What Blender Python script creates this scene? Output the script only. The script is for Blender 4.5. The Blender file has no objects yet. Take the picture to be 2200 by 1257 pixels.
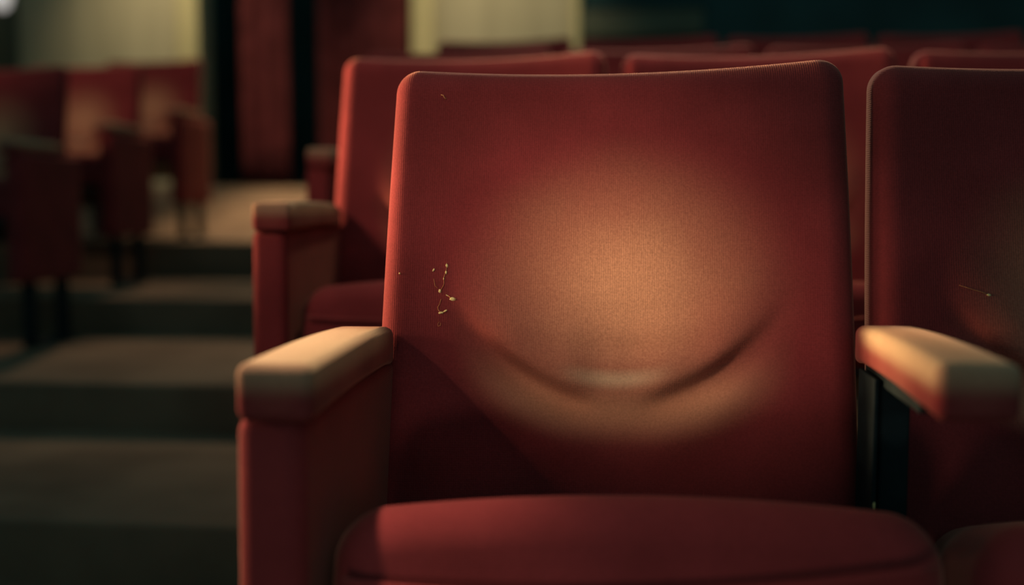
import bpy, bmesh, math, random
from mathutils import Vector, Matrix
random.seed(7)
sc = bpy.context.scene
C = sc.collection

# ------------------------------------------------------------------ camera
cam = bpy.data.cameras.new('camera')
cam.sensor_width = 36.0
cam.lens = 36.0 * 2360.0 / 2200.0
cam.clip_start = 0.05
cam.dof.use_dof = True
cam.dof.focus_distance = 1.262
cam.dof.aperture_fstop = 1.45
cam.dof.aperture_blades = 0
camo = bpy.data.objects.new('camera', cam); C.objects.link(camo)
camo.location = (0, 0, 0.77)
camo.rotation_euler = (math.radians(90 - 4.8078), 0, math.radians(5.8343))
sc.camera = camo

# ------------------------------------------------------------------ world, lights, exposure
sc.view_settings.view_transform = 'Standard'
sc.view_settings.look = 'None'
sc.view_settings.exposure = 0.0
sc.view_settings.gamma = 1.0
sc.view_settings.use_curve_mapping = False
w = bpy.data.worlds.new('world'); sc.world = w; w.use_nodes = True
bg = w.node_tree.nodes['Background']
bg.inputs[0].default_value = (0.32, 0.76, 0.84, 1); bg.inputs[1].default_value = 0.24

def light(name, kind, loc, target, energy, col, **kw):
    l = bpy.data.lights.new(name, kind); l.energy = energy; l.color = col
    for k, v in kw.items(): setattr(l, k, v)
    o = bpy.data.objects.new(name, l); C.objects.link(o); o.location = loc
    d = Vector(target) - Vector(loc)
    o.rotation_euler = d.to_track_quat('-Z', 'Y').to_euler()
    return o
WARM = (1.0, 0.82, 0.62); YEL = (1.0, 0.86, 0.60)
# the pool of light on the near seat, from a ceiling spot at the front left
light('seat_spot', 'SPOT', (-1.33, -0.25, 1.92), (-0.02, 1.25, 0.724), 310, WARM,
      spot_size=math.radians(7.5), spot_blend=0.55, shadow_soft_size=0.15)
# general house light at the front left, on the right-hand block
light('house_spot', 'SPOT', (-1.9, -0.6, 2.3), (0.0, 2.75, 1.13), 140, (1.0, 0.78, 0.64),
      spot_size=math.radians(44), spot_blend=1.0, shadow_soft_size=0.16)
# the same on the block across the aisle
light('house_spot', 'SPOT', (-3.4, 1.2, 2.9), (-2.45, 4.9, 1.5), 185, (1.0, 0.74, 0.58),
      spot_size=math.radians(31), spot_blend=1.0, shadow_soft_size=0.16)
# unseen lamps added in the aisle for the rims on left sides
light('aisle_rim', 'SPOT', (-1.75, 1.64, 0.92), (-0.31, 1.44, 0.78), 640, (1.0, 0.72, 0.42),
      spot_size=math.radians(26), spot_blend=1.0, shadow_soft_size=0.20)
light('aisle_rim', 'SPOT', (-1.75, 2.15, 1.05), (-0.56, 2.15, 0.92), 270, (1.0, 0.72, 0.42),
      spot_size=math.radians(44), spot_blend=1.0, shadow_soft_size=0.08)
# two more added nearer the screen, skimming the front row armrests and panel
light('aisle_rim', 'SPOT', (-1.70, 0.75, 1.00), (0.12, 1.12, 0.66), 19, WARM,
      spot_size=math.radians(34), spot_blend=1.0, shadow_soft_size=0.08)
light('aisle_rim', 'SPOT', (-1.55, 1.05, 0.72), (-0.31, 0.98, 0.50), 75, (1.0, 0.74, 0.46),
      spot_size=math.radians(38), spot_blend=1.0, shadow_soft_size=0.12)
# unseen lamps added behind, high, for rims on the top edges
light('rear_rim', 'SPOT', (-0.2, 5.4, 3.2), (0.1, 2.2, 1.08), 520, WARM,
      spot_size=math.radians(32), spot_blend=1.0, shadow_soft_size=0.15)
light('rear_rim', 'SPOT', (0.05, 2.95, 3.4), (0.05, 2.15, 1.05), 120, WARM,
      spot_size=math.radians(32), spot_blend=1.0, shadow_soft_size=0.12)
light('rear_rim', 'SPOT', (-2.7, 7.0, 3.3), (-2.35, 5.0, 1.45), 260, (1.0, 0.66, 0.40),
      spot_size=math.radians(26), spot_blend=1.0, shadow_soft_size=0.12)
# unseen overhead fill added to brighten the aisle armrest
light('overhead_fill', 'SPOT', (-0.74, 1.22, 2.4), (-0.29, 0.97, 0.63), 210, WARM,
      spot_size=math.radians(13), spot_blend=1.0, shadow_soft_size=0.05)
# and another added for the front edge of the near cushion
light('overhead_fill', 'SPOT', (-0.05, 0.86, 2.6), (0.0, 0.92, 0.50), 28, (1.0, 0.74, 0.58),
      spot_size=math.radians(15), spot_blend=1.0, shadow_soft_size=0.05)
# unseen low fill added for the fronts of the near cushions and end panel
light('low_fill', 'SPOT', (-0.25, -1.0, 0.22), (-0.02, 0.9, 0.28), 18, (1.0, 0.92, 0.86),
      spot_size=math.radians(32), spot_blend=1.0, shadow_soft_size=0.12)
# downlight over the landing, raking the aisle steps from behind
light('landing_spot', 'SPOT', (-2.2, 6.9, 3.4), (-1.6, 6.2, 0.65), 650, (1.0, 0.78, 0.50),
      spot_size=math.radians(52), spot_blend=1.0, shadow_soft_size=0.10)
# unseen fill added at the rear to rake the treads of the aisle
light('tread_fill', 'SPOT', (-1.2, 6.2, 3.3), (-0.75, 3.8, 0.35), 270, (1.0, 0.80, 0.56),
      spot_size=math.radians(33), spot_blend=1.0, shadow_soft_size=0.10)
# wall washers on the two cream wall panels
light('wall_washer', 'SPOT', (-3.2, 6.3, 3.2), (-3.05, 7.4, 1.8), 85, YEL,
      spot_size=math.radians(74), spot_blend=1.0, shadow_soft_size=0.1)
light('wall_washer', 'SPOT', (-0.95, 6.3, 3.2), (-0.9, 7.4, 1.9), 88, YEL,
      spot_size=math.radians(66), spot_blend=1.0, shadow_soft_size=0.1)

# ------------------------------------------------------------------ materials
def nodes(name):
    m = bpy.data.materials.new(name); m.use_nodes = True
    nt = m.node_tree; b = nt.nodes['Principled BSDF']
    return m, nt, b
def N(nt, t, **kw):
    n = nt.nodes.new(t)
    for k, v in kw.items(): setattr(n, k, v)
    return n
def math_n(nt, op, a, b=None, clamp=False):
    n = nt.nodes.new('ShaderNodeMath'); n.operation = op; n.use_clamp = clamp
    for i, v in enumerate((a, b)):
        if v is None: continue
        if isinstance(v, (int, float)): n.inputs[i].default_value = v
        else: nt.links.new(v, n.inputs[i])
    return n.outputs[0]
def smooth(nt, v, lo, hi):
    n = nt.nodes.new('ShaderNodeMapRange'); n.interpolation_type = 'SMOOTHSTEP'
    nt.links.new(v, n.inputs['Value'])
    n.inputs['From Min'].default_value = lo; n.inputs['From Max'].default_value = hi
    return n.outputs['Result']
def mixc(nt, f, a, b):
    n = nt.nodes.new('ShaderNodeMix'); n.data_type = 'RGBA'
    for i, v in ((0, f), (6, a), (7, b)):
        if isinstance(v, (int, float)): n.inputs[i].default_value = v
        elif isinstance(v, tuple): n.inputs[i].default_value = v + (1,)
        else: nt.links.new(v, n.inputs[i])
    return n.outputs[2]

RED = (0.200, 0.0265, 0.0255)
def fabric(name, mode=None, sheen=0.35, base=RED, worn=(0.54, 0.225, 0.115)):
    m, nt, b = nodes(name)
    tc = N(nt, 'ShaderNodeTexCoord'); co = tc.outputs['Object']
    sep = N(nt, 'ShaderNodeSeparateXYZ'); nt.links.new(co, sep.inputs[0])
    X, Y, Z = sep.outputs
    blotch = N(nt, 'ShaderNodeTexNoise'); blotch.inputs['Scale'].default_value = 9; blotch.inputs['Detail'].default_value = 4
    nt.links.new(co, blotch.inputs['Vector'])
    fine = N(nt, 'ShaderNodeTexNoise'); fine.inputs['Scale'].default_value = 420; fine.inputs['Detail'].default_value = 2
    nt.links.new(co, fine.inputs['Vector'])
    bt = blotch.outputs['Fac']; fn = fine.outputs['Fac']
    col = mixc(nt, smooth(nt, bt, 0.3, 0.7), tuple(c * 0.88 for c in base), tuple(c * 1.12 for c in base))
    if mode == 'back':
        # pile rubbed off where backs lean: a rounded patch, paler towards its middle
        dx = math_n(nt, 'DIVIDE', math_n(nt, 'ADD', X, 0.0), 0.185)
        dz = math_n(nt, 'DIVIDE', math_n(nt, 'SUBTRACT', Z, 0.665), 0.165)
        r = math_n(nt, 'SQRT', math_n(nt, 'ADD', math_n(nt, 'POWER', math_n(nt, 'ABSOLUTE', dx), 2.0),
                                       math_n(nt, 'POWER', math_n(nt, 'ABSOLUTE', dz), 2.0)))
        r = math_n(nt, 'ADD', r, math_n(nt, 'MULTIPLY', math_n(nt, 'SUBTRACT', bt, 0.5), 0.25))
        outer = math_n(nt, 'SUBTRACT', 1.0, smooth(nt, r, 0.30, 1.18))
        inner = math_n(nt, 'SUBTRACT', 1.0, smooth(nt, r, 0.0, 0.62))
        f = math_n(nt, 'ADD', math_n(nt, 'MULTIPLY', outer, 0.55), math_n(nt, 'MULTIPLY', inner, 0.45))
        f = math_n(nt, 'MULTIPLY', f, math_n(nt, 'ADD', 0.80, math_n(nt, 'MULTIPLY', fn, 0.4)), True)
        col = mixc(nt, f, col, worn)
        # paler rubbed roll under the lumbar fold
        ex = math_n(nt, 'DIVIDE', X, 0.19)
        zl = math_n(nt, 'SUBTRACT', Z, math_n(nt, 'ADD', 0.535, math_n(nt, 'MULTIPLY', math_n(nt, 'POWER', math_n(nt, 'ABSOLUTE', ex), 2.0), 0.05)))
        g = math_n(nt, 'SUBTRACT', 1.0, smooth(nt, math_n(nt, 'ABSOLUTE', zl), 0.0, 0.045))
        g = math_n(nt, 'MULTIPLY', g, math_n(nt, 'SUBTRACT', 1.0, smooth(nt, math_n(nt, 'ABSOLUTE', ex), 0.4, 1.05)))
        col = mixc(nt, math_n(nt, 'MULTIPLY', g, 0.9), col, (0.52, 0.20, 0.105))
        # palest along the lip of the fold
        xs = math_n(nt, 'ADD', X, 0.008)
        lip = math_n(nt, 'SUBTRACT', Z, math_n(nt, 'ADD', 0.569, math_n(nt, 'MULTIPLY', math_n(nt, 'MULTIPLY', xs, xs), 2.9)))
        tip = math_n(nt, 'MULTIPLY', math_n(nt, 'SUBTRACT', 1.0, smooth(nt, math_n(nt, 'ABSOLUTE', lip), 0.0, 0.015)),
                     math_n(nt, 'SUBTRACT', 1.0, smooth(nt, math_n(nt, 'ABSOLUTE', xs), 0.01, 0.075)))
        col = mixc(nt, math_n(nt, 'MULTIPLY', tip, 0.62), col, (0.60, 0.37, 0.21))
    if mode == 'arm':
        # red velvet worn to its beige backing along the top and the front; the back end keeps its pile
        top = smooth(nt, Z, -0.004, 0.018)
        frt = smooth(nt, Y, 0.165, 0.07)
        f = math_n(nt, 'MULTIPLY', math_n(nt, 'ADD', 0.08, math_n(nt, 'MULTIPLY', top, 0.86)), frt)
        f = math_n(nt, 'MULTIPLY', f, math_n(nt, 'ADD', 0.5, math_n(nt, 'MULTIPLY', smooth(nt, Y, -0.183, -0.168), 0.5)))
        f = math_n(nt, 'ADD', f, math_n(nt, 'MULTIPLY', math_n(nt, 'SUBTRACT', bt, 0.5), 0.35), True)
        col = mixc(nt, f, col, (0.52, 0.325, 0.175))
    # thread-to-thread variation
    col2 = N(nt, 'ShaderNodeHueSaturation'); nt.links.new(col, col2.inputs['Color'])
    nt.links.new(math_n(nt, 'ADD', 0.72, math_n(nt, 'MULTIPLY', fn, 0.56)), col2.inputs['Value'])
    nt.links.new(col2.outputs[0], b.inputs['Base Color'])
    b.inputs['Roughness'].default_value = 0.95
    b.inputs['Specular IOR Level'].default_value = 0.08
    b.inputs['Sheen Weight'].default_value = sheen
    b.inputs['Sheen Roughness'].default_value = 0.35
    b.inputs['Sheen Tint'].default_value = (1.0, 0.48, 0.30, 1)
    # woven relief: two crossed sets of ribs
    wv = []
    for axis in ('X', 'Z'):
        wn = N(nt, 'ShaderNodeTexWave', wave_type='BANDS', bands_direction=axis)
        wn.inputs['Scale'].default_value = 126.0; wn.inputs['Distortion'].default_value = 1.2
        wn.inputs['Detail'].default_value = 1.0; wn.inputs['Detail Scale'].default_value = 3
        nt.links.new(co, wn.inputs['Vector']); wv.append(wn.outputs['Fac'])
    h = math_n(nt, 'ADD', math_n(nt, 'ADD', math_n(nt, 'MULTIPLY', wv[0], 0.4), math_n(nt, 'MULTIPLY', wv[1], 0.35)), fn)
    bp = N(nt, 'ShaderNodeBump'); bp.inputs['Strength'].default_value = 0.22; bp.inputs['Distance'].default_value = 0.0012
    nt.links.new(h, bp.inputs['Height']); nt.links.new(bp.outputs[0], b.inputs['Normal'])
    return m
def plain(name, col, rough=0.7, metal=0.0, scale=6.0, var=0.25, spec=0.3, bump=0.0, stretch=None):
    m, nt, b = nodes(name)
    tc = N(nt, 'ShaderNodeTexCoord'); mp = N(nt, 'ShaderNodeMapping')
    nt.links.new(tc.outputs['Object'], mp.inputs[0])
    if stretch: mp.inputs['Scale'].default_value = stretch
    nz = N(nt, 'ShaderNodeTexNoise'); nz.inputs['Scale'].default_value = scale; nz.inputs['Detail'].default_value = 5
    nt.links.new(mp.outputs[0], nz.inputs['Vector'])
    c = mixc(nt, smooth(nt, nz.outputs['Fac'], 0.3, 0.7), tuple(x * (1 - var) for x in col), tuple(min(1, x * (1 + var)) for x in col))
    nt.links.new(c, b.inputs['Base Color'])
    b.inputs['Roughness'].default_value = rough; b.inputs['Metallic'].default_value = metal
    b.inputs['Specular IOR Level'].default_value = spec
    if bump:
        bp = N(nt, 'ShaderNodeBump'); bp.inputs['Strength'].default_value = bump; bp.inputs['Distance'].default_value = 0.004
        nt.links.new(nz.outputs['Fac'], bp.inputs['Height']); nt.links.new(bp.outputs[0], b.inputs['Normal'])
    return m
M = {}
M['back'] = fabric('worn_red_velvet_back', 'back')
M['seat'] = fabric('red_velvet_seat', None)
M['arm'] = fabric('worn_velvet_armrest', 'arm', sheen=0.2)
M['panel'] = fabric('red_velvet_end_panel', None)
M['steel'] = plain('dark_enamelled_steel', (0.010, 0.016, 0.0155), 0.75, 0.0, 30, 0.3, 0.15)
M['shell'] = plain('dark_plastic_shell', (0.03, 0.02, 0.02), 0.5, 0, 20, 0.2)
M['foam'] = plain('frayed_foam', (0.95, 0.62, 0.24), 0.9, 0, 900, 0.2)
M['fray'] = plain('frayed_thread', (0.55, 0.20, 0.07), 0.9, 0, 900, 0.2)
M['carpet'] = plain('worn_aisle_carpet', (0.160, 0.098, 0.060), 0.95, 0, 3.0, 0.25, 0.1, 0.3)
M['cream'] = plain('cream_painted_wall', (0.43, 0.355, 0.215), 0.8, 0, 1.2, 0.16, 0.2, 0, (3, 1, 0.35))
M['trim'] = plain('cream_gloss_trim', (0.62, 0.50, 0.24), 0.6, 0, 2.0, 0.08)
M['darkwall'] = plain('dark_green_wall', (0.020, 0.054, 0.050), 0.85, 0, 1.5, 0.3)
M['leftwall'] = plain('olive_side_wall', (0.07, 0.085, 0.062), 0.85, 0, 1.5, 0.2)
M['ceil'] = plain('dark_ceiling', (0.03, 0.035, 0.033), 0.9)
M['curtain'] = plain('deep_red_curtain', (0.150, 0.030, 0.028), 0.9, 0, 8, 0.25, 0.1)
M['booth'] = plain('olive_lit_patch', (0.10, 0.10, 0.06), 0.7, 0, 2, 0.2)  # lighter olive paints in a dimly lit patch of wall
def lampmat():
    m, nt, b = nodes('frosted_lamp_glass')
    b.inputs['Base Color'].default_value = (0.8, 0.78, 0.75, 1)
    b.inputs['Emission Color'].default_value = (1.0, 0.93, 0.88, 1); b.inputs['Emission Strength'].default_value = 0.45
    return m
M['lamp'] = lampmat()

# ------------------------------------------------------------------ helpers
def link(o, parent=None):
    C.objects.link(o)
    if parent is not None: o.parent = parent
    return o
def mesh_from(name, verts, faces, mat, smooth_=True):
    me = bpy.data.meshes.new(name); me.from_pydata([tuple(v) for v in verts], [], faces)
    me.validate(); me.update()
    bm = bmesh.new(); bm.from_mesh(me); bmesh.ops.remove_doubles(bm, verts=bm.verts, dist=1e-6)
    bmesh.ops.recalc_face_normals(bm, faces=bm.faces); bm.to_mesh(me); bm.free()
    if smooth_: me.polygons.foreach_set('use_smooth', [True] * len(me.polygons))
    me.materials.append(mat); return me
def axis_lines(h, r, n, k=4):
    """grid lines on one axis of a rounded box: k lines over each rounding, n over the flat"""
    a = [-h + r * (1 - math.cos(i / k * math.pi / 2)) if False else -h + r * (i / k) for i in range(k)]
    b = [-(h - r) + 2 * (h - r) * i / n for i in range(n + 1)]
    c = [-x for x in reversed(a)]
    return a + b + c
def rbox(name, size, r, mat, n=(4, 4, 4), k=4, fn=None, center=(0, 0, 0)):
    hx, hy, hz = (s / 2 for s in size)
    r = min(r, hx * 0.98, hy * 0.98, hz * 0.98)
    L = [axis_lines(h, r, nn, k) for h, nn in zip((hx, hy, hz), n)]
    verts, faces, idx = [], [], {}
    def vid(p):
        key = tuple(round(c, 7) for c in p)
        if key not in idx:
            q = [max(-h + r, min(h - r, c)) for c, h in zip(p, (hx, hy, hz))]
            # even out the angle over the rounding
            d = []
            for c, h, qq in zip(p, (hx, hy, hz), q):
                t = (c - qq) / r
                d.append(math.tan(t * math.pi / 4))
            v = Vector(d)
            v = Vector(q) + (v.normalized() * r if v.length > 1e-9 else v)
            if fn: v = Vector(fn(*v))
            idx[key] = len(verts); verts.append(v + Vector(center))
        return idx[key]
    for ax in range(3):
        u, v_ = [a for a in range(3) if a != ax]
        for s, h in ((-1, (hx, hy, hz)[ax]), (1, (hx, hy, hz)[ax])):
            for i in range(len(L[u]) - 1):
                for j in range(len(L[v_]) - 1):
                    q = []
                    for (a, b_) in ((i, j), (i + 1, j), (i + 1, j + 1), (i, j + 1)):
                        p = [0, 0, 0]; p[ax] = s * h; p[u] = L[u][a]; p[v_] = L[v_][b_]; q.append(vid(p))
                    faces.append(q if s > 0 else q[::-1])
    return mesh_from(name, verts, faces, mat)
def tube(name, pts, r, mat, seg=8):
    verts, faces = [], []
    n = len(pts); P = [Vector(p) for p in pts]
    for i, p in enumerate(P):
        t = (P[min(i + 1, n - 1)] - P[max(i - 1, 0)]).normalized()
        a = t.orthogonal().normalized() if i == 0 else (a - t * a.dot(t)).normalized()
        b = t.cross(a)
        for j in range(seg):
            th = 2 * math.pi * j / seg; verts.append(p + (a * math.cos(th) + b * math.sin(th)) * (r[i] if isinstance(r, (list, tuple)) else r))
    for i in range(n - 1):
        for j in range(seg):
            faces.append((i * seg + j, i * seg + (j + 1) % seg, (i + 1) * seg + (j + 1) % seg, (i + 1) * seg + j))
    faces.append(tuple(range(seg))); faces.append(tuple((n - 1) * seg + j for j in reversed(range(seg))))
    return mesh_from(name, verts, faces, mat)
def struct(name, me, parent=None):
    o = bpy.data.objects.new(name, me); link(o, parent)
    if parent is None: o['kind'] = 'structure'
    return o
def box(name, x0, x1, y0, y1, z0, z1, mat, r=0.004):
    return rbox(name, (x1 - x0, y1 - y0, z1 - z0), r, mat, (1, 1, 1), 2, None, ((x0 + x1) / 2, (y0 + y1) / 2, (z0 + z1) / 2))

# ------------------------------------------------------------------ the room
floor = struct('floor', box('floor', -4.3, 3.4, -1.2, 7.6, -0.12, 0.0, M['carpet']))
def step(x0, x1, y0, y1, z):
    return struct('step', box('step', x0, x1, y0, y1, -0.02, z, M['carpet'], 0.012), floor)
step(-4.28, -0.63, 2.05, 2.90, 0.13)
step(-4.28, -0.80, 2.90, 3.97, 0.26)
step(-4.28, -0.80, 3.97, 5.00, 0.40)
for y0, y1, x0, z in ((1.62, 2.50, -0.62, 0.13), (2.50, 3.50, -0.79, 0.26), (3.50, 5.00, -0.79, 0.46)):
    struct('platform', box('platform', x0, 3.38, y0, y1, -0.02, z, M['carpet'], 0.012), floor)
def ramp():
    pts = [(5.0, -0.02), (5.0, 0.572), (5.95, 0.572), (6.95, 0.850), (7.60, 0.870), (9.6, 0.870), (9.6, -0.02)]
    v = [(x, y, z) for x in (-4.28, 3.38) for y, z in pts]; n = len(pts)
    f = [tuple(range(n)), tuple(range(2 * n - 1, n - 1, -1))] + [(i, (i + 1) % n, n + (i + 1) % n, n + i) for i in range(n)]
    return mesh_from('landing', v, f, M['carpet'], False)
struct('landing', ramp(), floor)
H = 3.7
struct('wall_back', box('wall_back', -4.45, -2.90, 7.40, 7.60, 0.40, H, M['cream']))
struct('wall_back', box('wall_back', -1.43, -0.30, 7.40, 7.60, 0.40, H, M['cream']))
struct('wall_back', box('wall_back', -0.30, 3.5, 7.40, 7.60, 0.40, H, M['darkwall']))
struct('wall_back', box('wall_back', -2.90, -1.43, 7.40, 7.60, 3.0, H, M['cream']))
struct('wall_corridor', box('wall_corridor', -3.6, -0.8, 9.4, 9.6, 0.4, H, M['darkwall']))
struct('wall_corridor', box('wall_corridor', -3.6, -3.45, 7.6, 9.4, 0.4, H, M['darkwall']))
struct('wall_corridor', box('wall_corridor', -0.95, -0.8, 7.6, 9.4, 0.4, H, M['darkwall']))
struct('wall_left', box('wall_left', -4.45, -4.22, -1.2, 7.40, -0.1, H, M['leftwall']))
struct('wall_right', box('wall_right', 3.38, 3.6, -1.2, 7.40, -0.1, H, M['darkwall']))
struct('trim_1', rbox('trim_1', (0.15, 0.06, 2.9), 0.012, M['trim'], (1, 1, 2), 3, None, (-2.975, 7.375, 2.2)))
struct('trim_2', rbox('trim_2', (0.15, 0.06, 2.9), 0.012, M['trim'], (1, 1, 2), 3, None, (-1.355, 7.375, 2.2)))
struct('trim_3', rbox('trim_3', (0.05, 0.05, 2.9), 0.012, M['trim'], (1, 1, 2), 3, None, (-0.325, 7.375, 2.2)))
struct('baseboard_back', box('baseboard_back', -0.27, 3.37, 7.37, 7.40, 0.83, 0.98, M['ceil']))

def tag(o, label, cat, group=None):
    o['label'] = label; o['category'] = cat
    if group: o['group'] = group
    return o
def empty(name, loc):
    o = bpy.data.objects.new(name, None); link(o); o.location = loc; o.empty_display_size = 0.1; return o

# curtains in the doorway
def curtain(name, x0, x1, y, z0, z1, pleats, amp, label):
    root = empty(name, ((x0 + x1) / 2, y, z0))
    nx, nz = pleats * 14, 14; w_ = x1 - x0; verts, faces = [], []
    for side, off in ((0, -0.006), (1, 0.006)):
        for i in range(nx + 1):
            t = i / nx
            for j in range(nz + 1):
                s = j / nz
                ph = t * pleats * 2 * math.pi + 0.5 * math.sin(3 * t + 1.3)
                a = amp * (0.7 + 0.5 * (1 - s)) * (0.8 + 0.3 * math.sin(7 * t))
                verts.append((-w_ / 2 + w_ * t + 0.25 * a * math.sin(2 * ph), off + a * math.sin(ph), (z1 - z0) * s))
    def q(sd, i, j): return sd * (nx + 1) * (nz + 1) + i * (nz + 1) + j
    for i in range(nx):
        for j in range(nz):
            faces.append((q(0, i, j), q(0, i + 1, j), q(0, i + 1, j + 1), q(0, i, j + 1)))
            faces.append((q(1, i, j), q(1, i, j + 1), q(1, i + 1, j + 1), q(1, i + 1, j)))
    for i in range(nx):
        for j in (0, nz): faces.append((q(0, i, j), q(1, i, j), q(1, i + 1, j), q(0, i + 1, j)))
    for j in range(nz):
        for i in (0, nx): faces.append((q(0, i, j), q(0, i, j + 1), q(1, i, j + 1), q(1, i, j)))
    link(bpy.data.objects.new('drape', mesh_from('drape', verts, faces, M['curtain'])), root)
    link(bpy.data.objects.new('heading', rbox('heading', (w_ + 0.02, 0.03, 0.06), 0.008, M['curtain'], (2, 1, 1), 2, None, (0, 0, z1 - z0))), root)
    return tag(root, label, 'curtain')
curtain('door_curtain', -2.60, -2.25, 7.32, 0.875, 2.95, 3, 0.022, 'narrow deep red curtain hanging alone in the dark doorway beside black gaps')
curtain('door_curtain', -2.06, -1.44, 7.32, 0.875, 2.95, 6, 0.022, 'wide deep red curtain gathered against the cream strip of the right doorway side')
rod = empty('curtain_rail', (-2.05, 7.32, 2.97))
link(bpy.data.objects.new('rail', tube('rail', [(-0.80, 0, 0.03), (0.61, 0, 0.03)], 0.014, M['steel'], 10)), rod)
tag(rod, 'dark curtain rail across the top of the doorway', 'curtain rail')

# board coloured as a dimly lit patch on the dark wall and the wall lamp at the far left
pn = empty('lit_patch_board', (0.10, 7.39, 1.93))
link(bpy.data.objects.new('board', rbox('board', (0.80, 0.03, 0.17), 0.008, M['booth'], (2, 1, 1), 2)), pn)
link(bpy.data.objects.new('frame', tube('frame', [(-0.42, -0.01, -0.10), (0.42, -0.01, -0.10)], 0.010, M['steel'])), pn)
link(bpy.data.objects.new('frame', tube('frame', [(-0.42, -0.01, 0.10), (0.42, -0.01, 0.10)], 0.010, M['steel'])), pn)
tag(pn, 'olive board standing in for a dimly lit patch low on the dark back wall behind the farthest seats', 'panel')
lp = empty('wall_lamp', (-4.215, 7.0, 2.02))
def lathe(name, prof, mat, seg=24):
    v, f = [], []
    for (r, z) in prof:
        for j in range(seg): v.append((r * math.cos(2 * math.pi * j / seg), r * math.sin(2 * math.pi * j / seg), z))
    for i in range(len(prof) - 1):
        for j in range(seg): f.append((i * seg + j, i * seg + (j + 1) % seg, (i + 1) * seg + (j + 1) % seg, (i + 1) * seg + j))
    f.append(tuple(reversed(range(seg)))); f.append(tuple((len(prof) - 1) * seg + j for j in range(seg)))
    return mesh_from(name, v, f, mat)
sh = bpy.data.objects.new('lamp_shade', lathe('lamp_shade', [(0.03, 0), (0.055, 0.03), (0.075, 0.10), (0.085, 0.20), (0.08, 0.205), (0.03, 0.205)], M['lamp'])); link(sh, lp); sh.location = (0.11, 0, 0)
link(bpy.data.objects.new('bracket', tube('bracket', [(0.0, 0, 0.06), (0.06, 0, 0.0), (0.11, 0, 0.0)], 0.01, M['steel'])), lp)
link(bpy.data.objects.new('wall_plate', rbox('wall_plate', (0.012, 0.07, 0.12), 0.005, M['steel'], (1, 1, 1), 2, None, (0, 0, 0.06))), lp)
tag(lp, 'small frosted wall lamp on the dark left side wall', 'lamp')

# ------------------------------------------------------------------ theatre seats
# local frame of a chair: x across, y to the back (0 at the lean line of the backrest), z up from its floor
def zc(x): return 0.550 + 3.1 * (x + 0.008) ** 2
def sstep(v, a, b):
    t = max(0.0, min(1.0, (v - a) / (b - a))); return t * t * (3 - 2 * t)
def sag(x, z):
    """padding relief: + stands out towards the sitter"""
    ax = abs(x + 0.008)
    A = (0.22 + 0.78 * sstep(ax, 0.012, 0.060)) * (1 - sstep(ax, 0.105, 0.200))
    s = z - zc(x)
    top, low = 0.0120, -0.0065
    if s > 0.013: d = top * math.exp(-((s - 0.013) / 0.055) ** 2)                   # belly hanging over the fold
    elif s > -0.017: d = low + (top - low) * (0.5 - 0.5 * math.cos((s + 0.017) / 0.030 * math.pi))
    else: d = low * math.exp(-((s + 0.017) / 0.018) ** 2) + 0.0060 * (1 - math.exp(-((s + 0.017) / 0.020) ** 2)) * math.exp(-((s + 0.054) / 0.034) ** 2)
    d *= A * (1.0 + 0.35 * sstep(-x, -0.03, 0.03))
    d -= 0.0030 * math.exp(-((z - 0.603 - 0.9 * x * x) / 0.011) ** 2) * (1 - sstep(ax, 0.06, 0.13))   # shallow crease above it
    d -= 0.0012 * math.exp(-((z - 0.645 - 0.4 * x * x) / 0.010) ** 2) * math.exp(-((x - 0.03) / 0.07) ** 2)
    d += 0.010 * math.cos(min(1, abs(x) / 0.26) * math.pi / 2) * max(0, math.cos((z - 0.66) / 0.27 * math.pi / 2))
    return d
def front_y(x, z):
    return -0.050 + (z - 0.42) * 0.212 - 0.020 * (x / 0.262) ** 2 - sag(x, z) + 0.006
ZB, ZT = 0.385, 0.931
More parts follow.
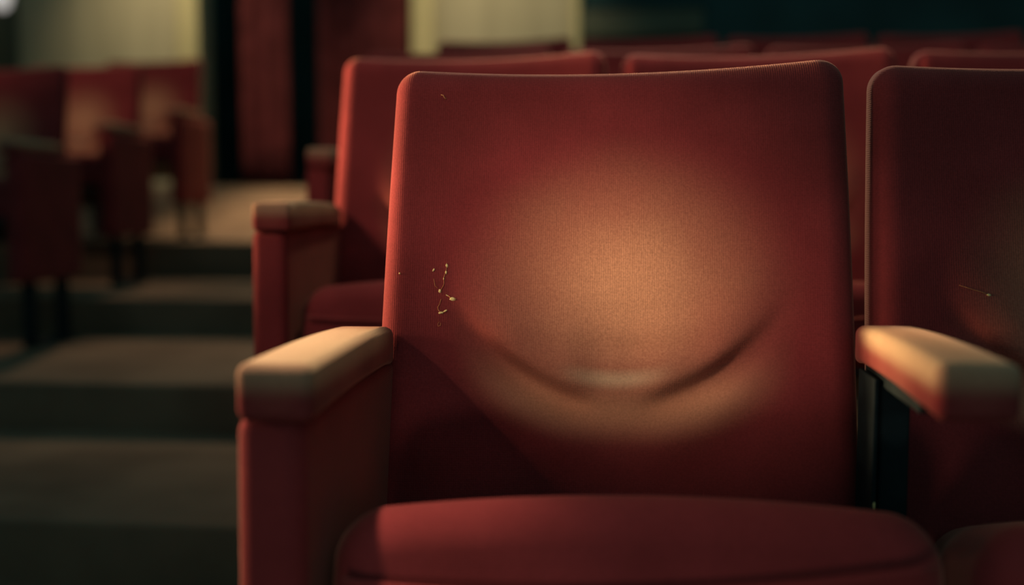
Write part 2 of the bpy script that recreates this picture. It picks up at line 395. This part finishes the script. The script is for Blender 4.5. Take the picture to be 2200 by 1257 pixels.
def make_back():
    R_, T = 0.030, 0.070
    n, m = 72, 110
    def lines(h, cnt):
        k = 9
        a = [-h + R_ * (1 - math.cos(i / k * math.pi / 2)) for i in range(k)]
        b = [-(h - R_) + 2 * (h - R_) * i / cnt for i in range(cnt + 1)]
        return a + b + [-x for x in reversed(a)]
    hw, hh = 0.2685, (ZT - ZB) / 2
    LX, LZ = lines(hw, n), lines(hh, m)
    rc = 0.030
    def place(x, z):
        # round the outline's corners
        qx = max(-hw + rc, min(hw - rc, x)); qz = max(-hh + rc, min(hh - rc, z))
        dx, dz = x - qx, z - qz
        D = min(hw - abs(x), hh - abs(z))
        if dx and dz:
            mx = max(abs(dx), abs(dz)); l = math.hypot(dx, dz)
            x, z = qx + dx * mx / l, qz + dz * mx / l
        wz = (z + hh) / (2 * hh)
        zz = ZB + wz * (ZT - ZB)
        zz -= 0.010 * (1 - (x / hw) ** 2) * max(0, (wz - 0.8) / 0.2)      # the top edge dips in its middle
        zz += 0.0045 * (x / hw) * wz
        xx = -0.0115 + x * (0.970 + 0.036 * math.sin(min(1.0, (1 - wz) * 1.25) * math.pi / 2))
        return xx, zz, D
    verts, faces = [], []
    nx, nz = len(LX), len(LZ)
    for x in LX:
        for z in LZ:
            xx, zz, D = place(x, z)
            y = front_y(xx, zz)
            if D < R_: y += R_ - math.sqrt(max(0, R_ * R_ - (R_ - D) ** 2))
            verts.append((xx, y, zz))
    base = len(verts)
    for x in LX:
        for z in LZ:
            xx, zz, D = place(x, z)
            y = -0.050 + (zz - 0.42) * 0.212 - 0.020 * (xx / 0.262) ** 2 + T
            if D < 0.015: y -= 0.015 - math.sqrt(max(0, 0.015 ** 2 - (0.015 - D) ** 2))
            verts.append((xx, y, zz))
    q = lambda i, j, o=0: o + i * nz + j
    for i in range(nx - 1):
        for j in range(nz - 1):
            faces.append((q(i, j), q(i + 1, j), q(i + 1, j + 1), q(i, j + 1)))
            faces.append((q(i, j, base), q(i, j + 1, base), q(i + 1, j + 1, base), q(i + 1, j, base)))
    for i in range(nx - 1):
        for j in (0, nz - 1): faces.append((q(i, j), q(i, j, base), q(i + 1, j, base), q(i + 1, j)))
    for j in range(nz - 1):
        for i in (0, nx - 1): faces.append((q(i, j), q(i, j + 1), q(i, j + 1, base), q(i, j, base)))
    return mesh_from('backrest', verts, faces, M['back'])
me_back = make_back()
def shell_fn(x, y, z):
    return (x - 0.0105, y + (z + 0.655 - 0.42) * 0.212 - 0.020 * (x / 0.262) ** 2 + 0.024, z + 0.655)
me_shell = rbox('back_shell', (0.47, 0.020, 0.48), 0.008, M['shell'], (8, 1, 8), 3, shell_fn)
TILT = math.radians(17)
def seat_fn(x, y, z):
    # y from -0.165 (front) to 0.165, z thickness
    z2 = z + (0.016 * (1 - (x / 0.255) ** 2) if z > 0 else 0) * (1 if y < 0.1 else 0.6)
    if z > 0: z2 += 0.004 * x / 0.25
    c, s = math.cos(TILT), math.sin(TILT)
    x *= 1 - 0.10 * max(0, min(1, (y + 0.02) / 0.1))
    return (x + 0.008, y * c + z2 * s - 0.190, -y * s + z2 * c + 0.392)
me_seat = rbox('seat', (0.530, 0.33, 0.135), 0.045, M['seat'], (20, 10, 4), 8, seat_fn)
def pipe_pts():
    out = []
    for i in range(29):
        t = i / 28; x = -0.236 + 0.488 * t
        zz = 0.4455 - 0.008 * math.sin(t * math.pi * 0.9) + 0.030 * t * t
        out.append((x, -0.3645 + 0.0012 * math.sin(5 * t) + 0.010 * ((x - 0.008) / 0.248) ** 6, zz))
    return out
me_pipe = tube('piping', pipe_pts(), 0.0036, M['seat'], 8)
me_pan = rbox('seat_pan', (0.44, 0.28, 0.02), 0.006, M['shell'], (2, 2, 1), 2,
              lambda x, y, z: (x + 0.01, y * math.cos(TILT) + (z - 0.068) * math.sin(TILT) - 0.19, -y * math.sin(TILT) + (z - 0.068) * math.cos(TILT) + 0.392))
def arm_fn(x, y, z):
    t = (y + 0.17) / 0.34
    e = max(0.0, min(1.0, (y - 0.115) / 0.0675))
    return (x * (1.05 - 0.12 * t) * (1 - 0.22 * e * e), y, z + 0.0065 * (1 - t) * max(0.0, min(1.0, (z + 0.021) / 0.042)) - 0.006 * e * e + 0.0035 * math.sin(t * math.pi))
me_arm = rbox('armrest', (0.062, 0.365, 0.042), 0.009, M['arm'], (4, 14, 3), 5, arm_fn)
me_panel = rbox('end_panel', (0.060, 0.41, 0.44), 0.016, M['panel'], (3, 6, 8), 5,
                lambda x, y, z: (x + 0.002 * (z / 0.2), y, z))
ARM_X, ARM_Y, ARM_Z = 0.2765, -0.2085, 0.6155
def standard_meshes():
    return {
        'support_strip': rbox('support_strip', (0.026, 0.22, 0.016), 0.003, M['steel'], (1, 4, 1), 2),
        'support_post': rbox('support_post', (0.030, 0.055, 0.56), 0.004, M['steel'], (1, 1, 3), 2),
        'support_flange': rbox('support_flange', (0.005, 0.075, 0.56), 0.0015, M['steel'], (1, 1, 3), 2),
        'foot_plate': rbox('foot_plate', (0.07, 0.26, 0.012), 0.004, M['steel'], (1, 2, 1), 2),
        'hinge_bracket': rbox('hinge_bracket', (0.030, 0.09, 0.07), 0.006, M['steel'], (1, 1, 1), 2),
    }
SM = standard_meshes()
legs = {}
def leg_mesh(h):
    k = round(h, 3)
    if k not in legs: legs[k] = rbox('leg', (0.034, 0.05, h), 0.006, M['steel'], (1, 1, 2), 2)
    return legs[k]

def part(name, me, parent, loc=(0, 0, 0)):
    o = bpy.data.objects.new(name, me); link(o, parent); o.location = loc; return o
def make_chair(loc, label, group=None, ends=(('standard', -1),), drop=0.0):
    """ends: ('panel'|'standard', side) with side -1 left, 1 right; drop: how far the feet reach below z=0"""
    root = empty('theatre_seat', loc)
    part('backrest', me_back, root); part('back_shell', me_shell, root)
    seat = part('seat', me_seat, root); part('piping', me_pipe, seat); part('seat_pan', me_pan, root)
    for kind, s in ends:
        x = s * ARM_X - (0.007 if s < 0 else 0)
        a_ = part('armrest', me_arm, root, (x, ARM_Y, ARM_Z - 0.006) if kind == 'panel' else (x + 0.005, ARM_Y + 0.008, ARM_Z + 0.002))
        a_.scale = (1.0, 1.0, 1.0) if kind == 'panel' else (1.0, 0.97, 0.95)
        if kind == 'panel':
            part('end_panel', me_panel, root, (x + s * 0.010, -0.175, 0.372))
            l = 0.16 + drop
            for yy in (-0.30, -0.08): part('leg', leg_mesh(l), root, (x + s * 0.010, yy, 0.16 - l / 2))
        else:
            part('support_strip', SM['support_strip'], root, (x + 0.004, ARM_Y + 0.062, ARM_Z - 0.027))
            part('support_post', SM['support_post'], root, (x + 0.006, -0.085, 0.31))
            part('support_flange', SM['support_flange'], root, (x - 0.0155, -0.085, 0.31))
            if drop: part('leg', leg_mesh(drop + 0.05), root, (x, -0.085, 0.05 - (drop + 0.05) / 2))
        part('foot_plate', SM['foot_plate'], root, (x + (s * 0.010 if kind == 'panel' else 0), -0.17, 0.006 - drop))
        part('hinge_bracket', SM['hinge_bracket'], root, (x - s * 0.036 if kind == 'panel' else x + 0.018, -0.075, 0.36))
    return tag(root, label, 'theatre seat', group)
G = 'red velvet theatre seats'
P_ = 0.5535
BY = 1.25
hero = make_chair((0, BY, 0), 'sharp red velvet theatre seat with pale worn back and frayed specks, at the aisle', G, (('panel', -1),))
right = make_chair((P_, BY, 0), 'dim red seat cut by the picture edge, sharing the front row armrest on metal post', G)
# second row
row2 = ['seat with reddish end panel directly behind the aisle arm of the worn front seat',
        'second-row red seat rising behind the right half of the worn front back',
        'second-row seat behind the dim front seat at the picture edge']
for i, lb in enumerate(row2):
    make_chair((-0.289 + i * P_, BY + 0.88, 0.13), lb, G, (('panel' if i == 0 else 'standard', -1),))
row3 = ['third-row aisle seat whose small armrest end peeks out past the second row',
        'third-row seat next in from the aisle, behind the first gap of the second row',
        'third-row seat second in from the aisle, behind the right top corner of the worn back',
        'third-row seat farthest from the aisle, over the dim front seat']
for i, lb in enumerate(row3):
    make_chair((-0.455 + i * P_, BY + 1.76, 0.26), lb, G, (('panel' if i == 0 else 'standard', -1),))
ordn = ['blurred fourth-row seat in front of the cream wall strip, first from the aisle', 'blurred fourth-row seat, second from the aisle, by the edge of cream and dark wall',
        'blurred fourth-row seat, third from the aisle, before the dark wall', 'blurred fourth-row seat, fourth from the aisle, before the dark wall',
        'blurred fourth-row seat, fifth from the aisle, at the picture edge']
for i, lb in enumerate(ordn):
    make_chair((-0.455 + i * P_, BY + 2.96, 0.46), lb, G, (('panel' if i == 0 else 'standard', -1),))
# across the aisle
for (xr, y, z, fl, lb) in ((-2.06, 3.90, 0.337, 0.26, 'nearest blurred seat across the aisle, cut by the left picture edge'),
                           (-2.20, 4.85, 0.461, 0.40, 'middle blurred seat across the aisle with a rubbed orange back'),
                           (-2.29, 5.80, 0.602, 0.572, 'farthest blurred seat across the aisle beside the dark doorway')):
    make_chair((xr - 0.262, y - 0.02, z), lb, G, (('panel', 1), ('standard', -1)), z - fl)

# ------------------------------------------------------------------ frayed specks on the fabric (parts of the backrests)
def child(root, name):
    for o in root.children:
        if o.name.split('.')[0] == name: return o
def blob(name, r, mat, squash):
    bm = bmesh.new(); bmesh.ops.create_icosphere(bm, subdivisions=2, radius=1)
    for v in bm.verts:
        k = 1 + random.uniform(-0.25, 0.25); v.co = Vector((v.co.x * r * squash[0] * k, v.co.y * 0.0009, v.co.z * r * squash[1] * k))
    me = bpy.data.meshes.new(name); bm.to_mesh(me); bm.free(); me.materials.append(mat); return me
def speck(root, x, z, r, squash=(1, 1), rot=0, mat='foam'):
    o = part('frayed_speck', blob('frayed_speck', r, M[mat], squash), child(root, 'backrest'), (x, front_y(x, z) - 0.0006, z)); o.rotation_euler = (0, rot, 0)
def thread(root, pts, r=0.0004, mat='fray'):
    part('frayed_thread', tube('frayed_thread', [(x, front_y(x, z) - 0.0008, z) for x, z in pts], r, M[mat], 5), child(root, 'backrest'))
for x, z, r, sq, ro in ((-0.218, 0.690, 0.0019, (0.7, 1.3), 0.5), (-0.2030, 0.695, 0.0021, (0.8, 1.2), -0.3), (-0.2035, 0.687, 0.0019, (0.7, 1.3), 0.1),
                        (-0.206, 0.680, 0.0012, (0.7, 1.2), 0.2), (-0.210, 0.666, 0.0023, (0.8, 1.1), 0.2), (-0.195, 0.657, 0.0029, (1.5, 0.75), 0.1),
                        (-0.2015, 0.661, 0.0012, (1.8, 0.6), 0.5), (-0.208, 0.6415, 0.0024, (1.5, 0.6), -0.2), (-0.2035, 0.6435, 0.0020, (1.3, 0.6), -0.5),
                        (-0.257, 0.686, 0.0011, (1, 1), 0)):
    speck(hero, x, z, r * 0.85, sq, ro)
thread(hero, [(-0.203, 0.698), (-0.2033, 0.690), (-0.206, 0.681), (-0.2055, 0.674), (-0.209, 0.667)])
thread(hero, [(-0.2175, 0.680), (-0.216, 0.672), (-0.2125, 0.669)], 0.0003)
thread(hero, [(-0.201, 0.661), (-0.196, 0.6575), (-0.191, 0.6565)], 0.0005)
thread(hero, [(-0.2085, 0.657), (-0.210, 0.651), (-0.212, 0.648), (-0.2115, 0.645), (-0.2085, 0.6415), (-0.203, 0.6425), (-0.202, 0.6455)], 0.0004)
thread(hero, [(-0.2095, 0.6315), (-0.2115, 0.629), (-0.2110, 0.6265), (-0.2085, 0.627), (-0.2080, 0.630)], 0.0003)
thread(hero, [(-0.2160, 0.8935), (-0.2130, 0.8925), (-0.2118, 0.8900), (-0.2095, 0.8885)], 0.0007)
speck(right, -0.158, 0.667, 0.0016, (1.4, 0.8), 0.3)
thread(right, [(-0.188, 0.677), (-0.175, 0.673), (-0.165, 0.670), (-0.158, 0.667)], 0.0003)
# a chip of bare metal on the armrest post of the dim front seat
chip = blob('paint_chip', 0.0022, M['foam'], (0.5, 1.6))
for o in right.children:
    if o.name.split('.')[0] == 'support_flange':
        part('paint_chip', chip, o, (0.0005, -0.0378, 0.150))
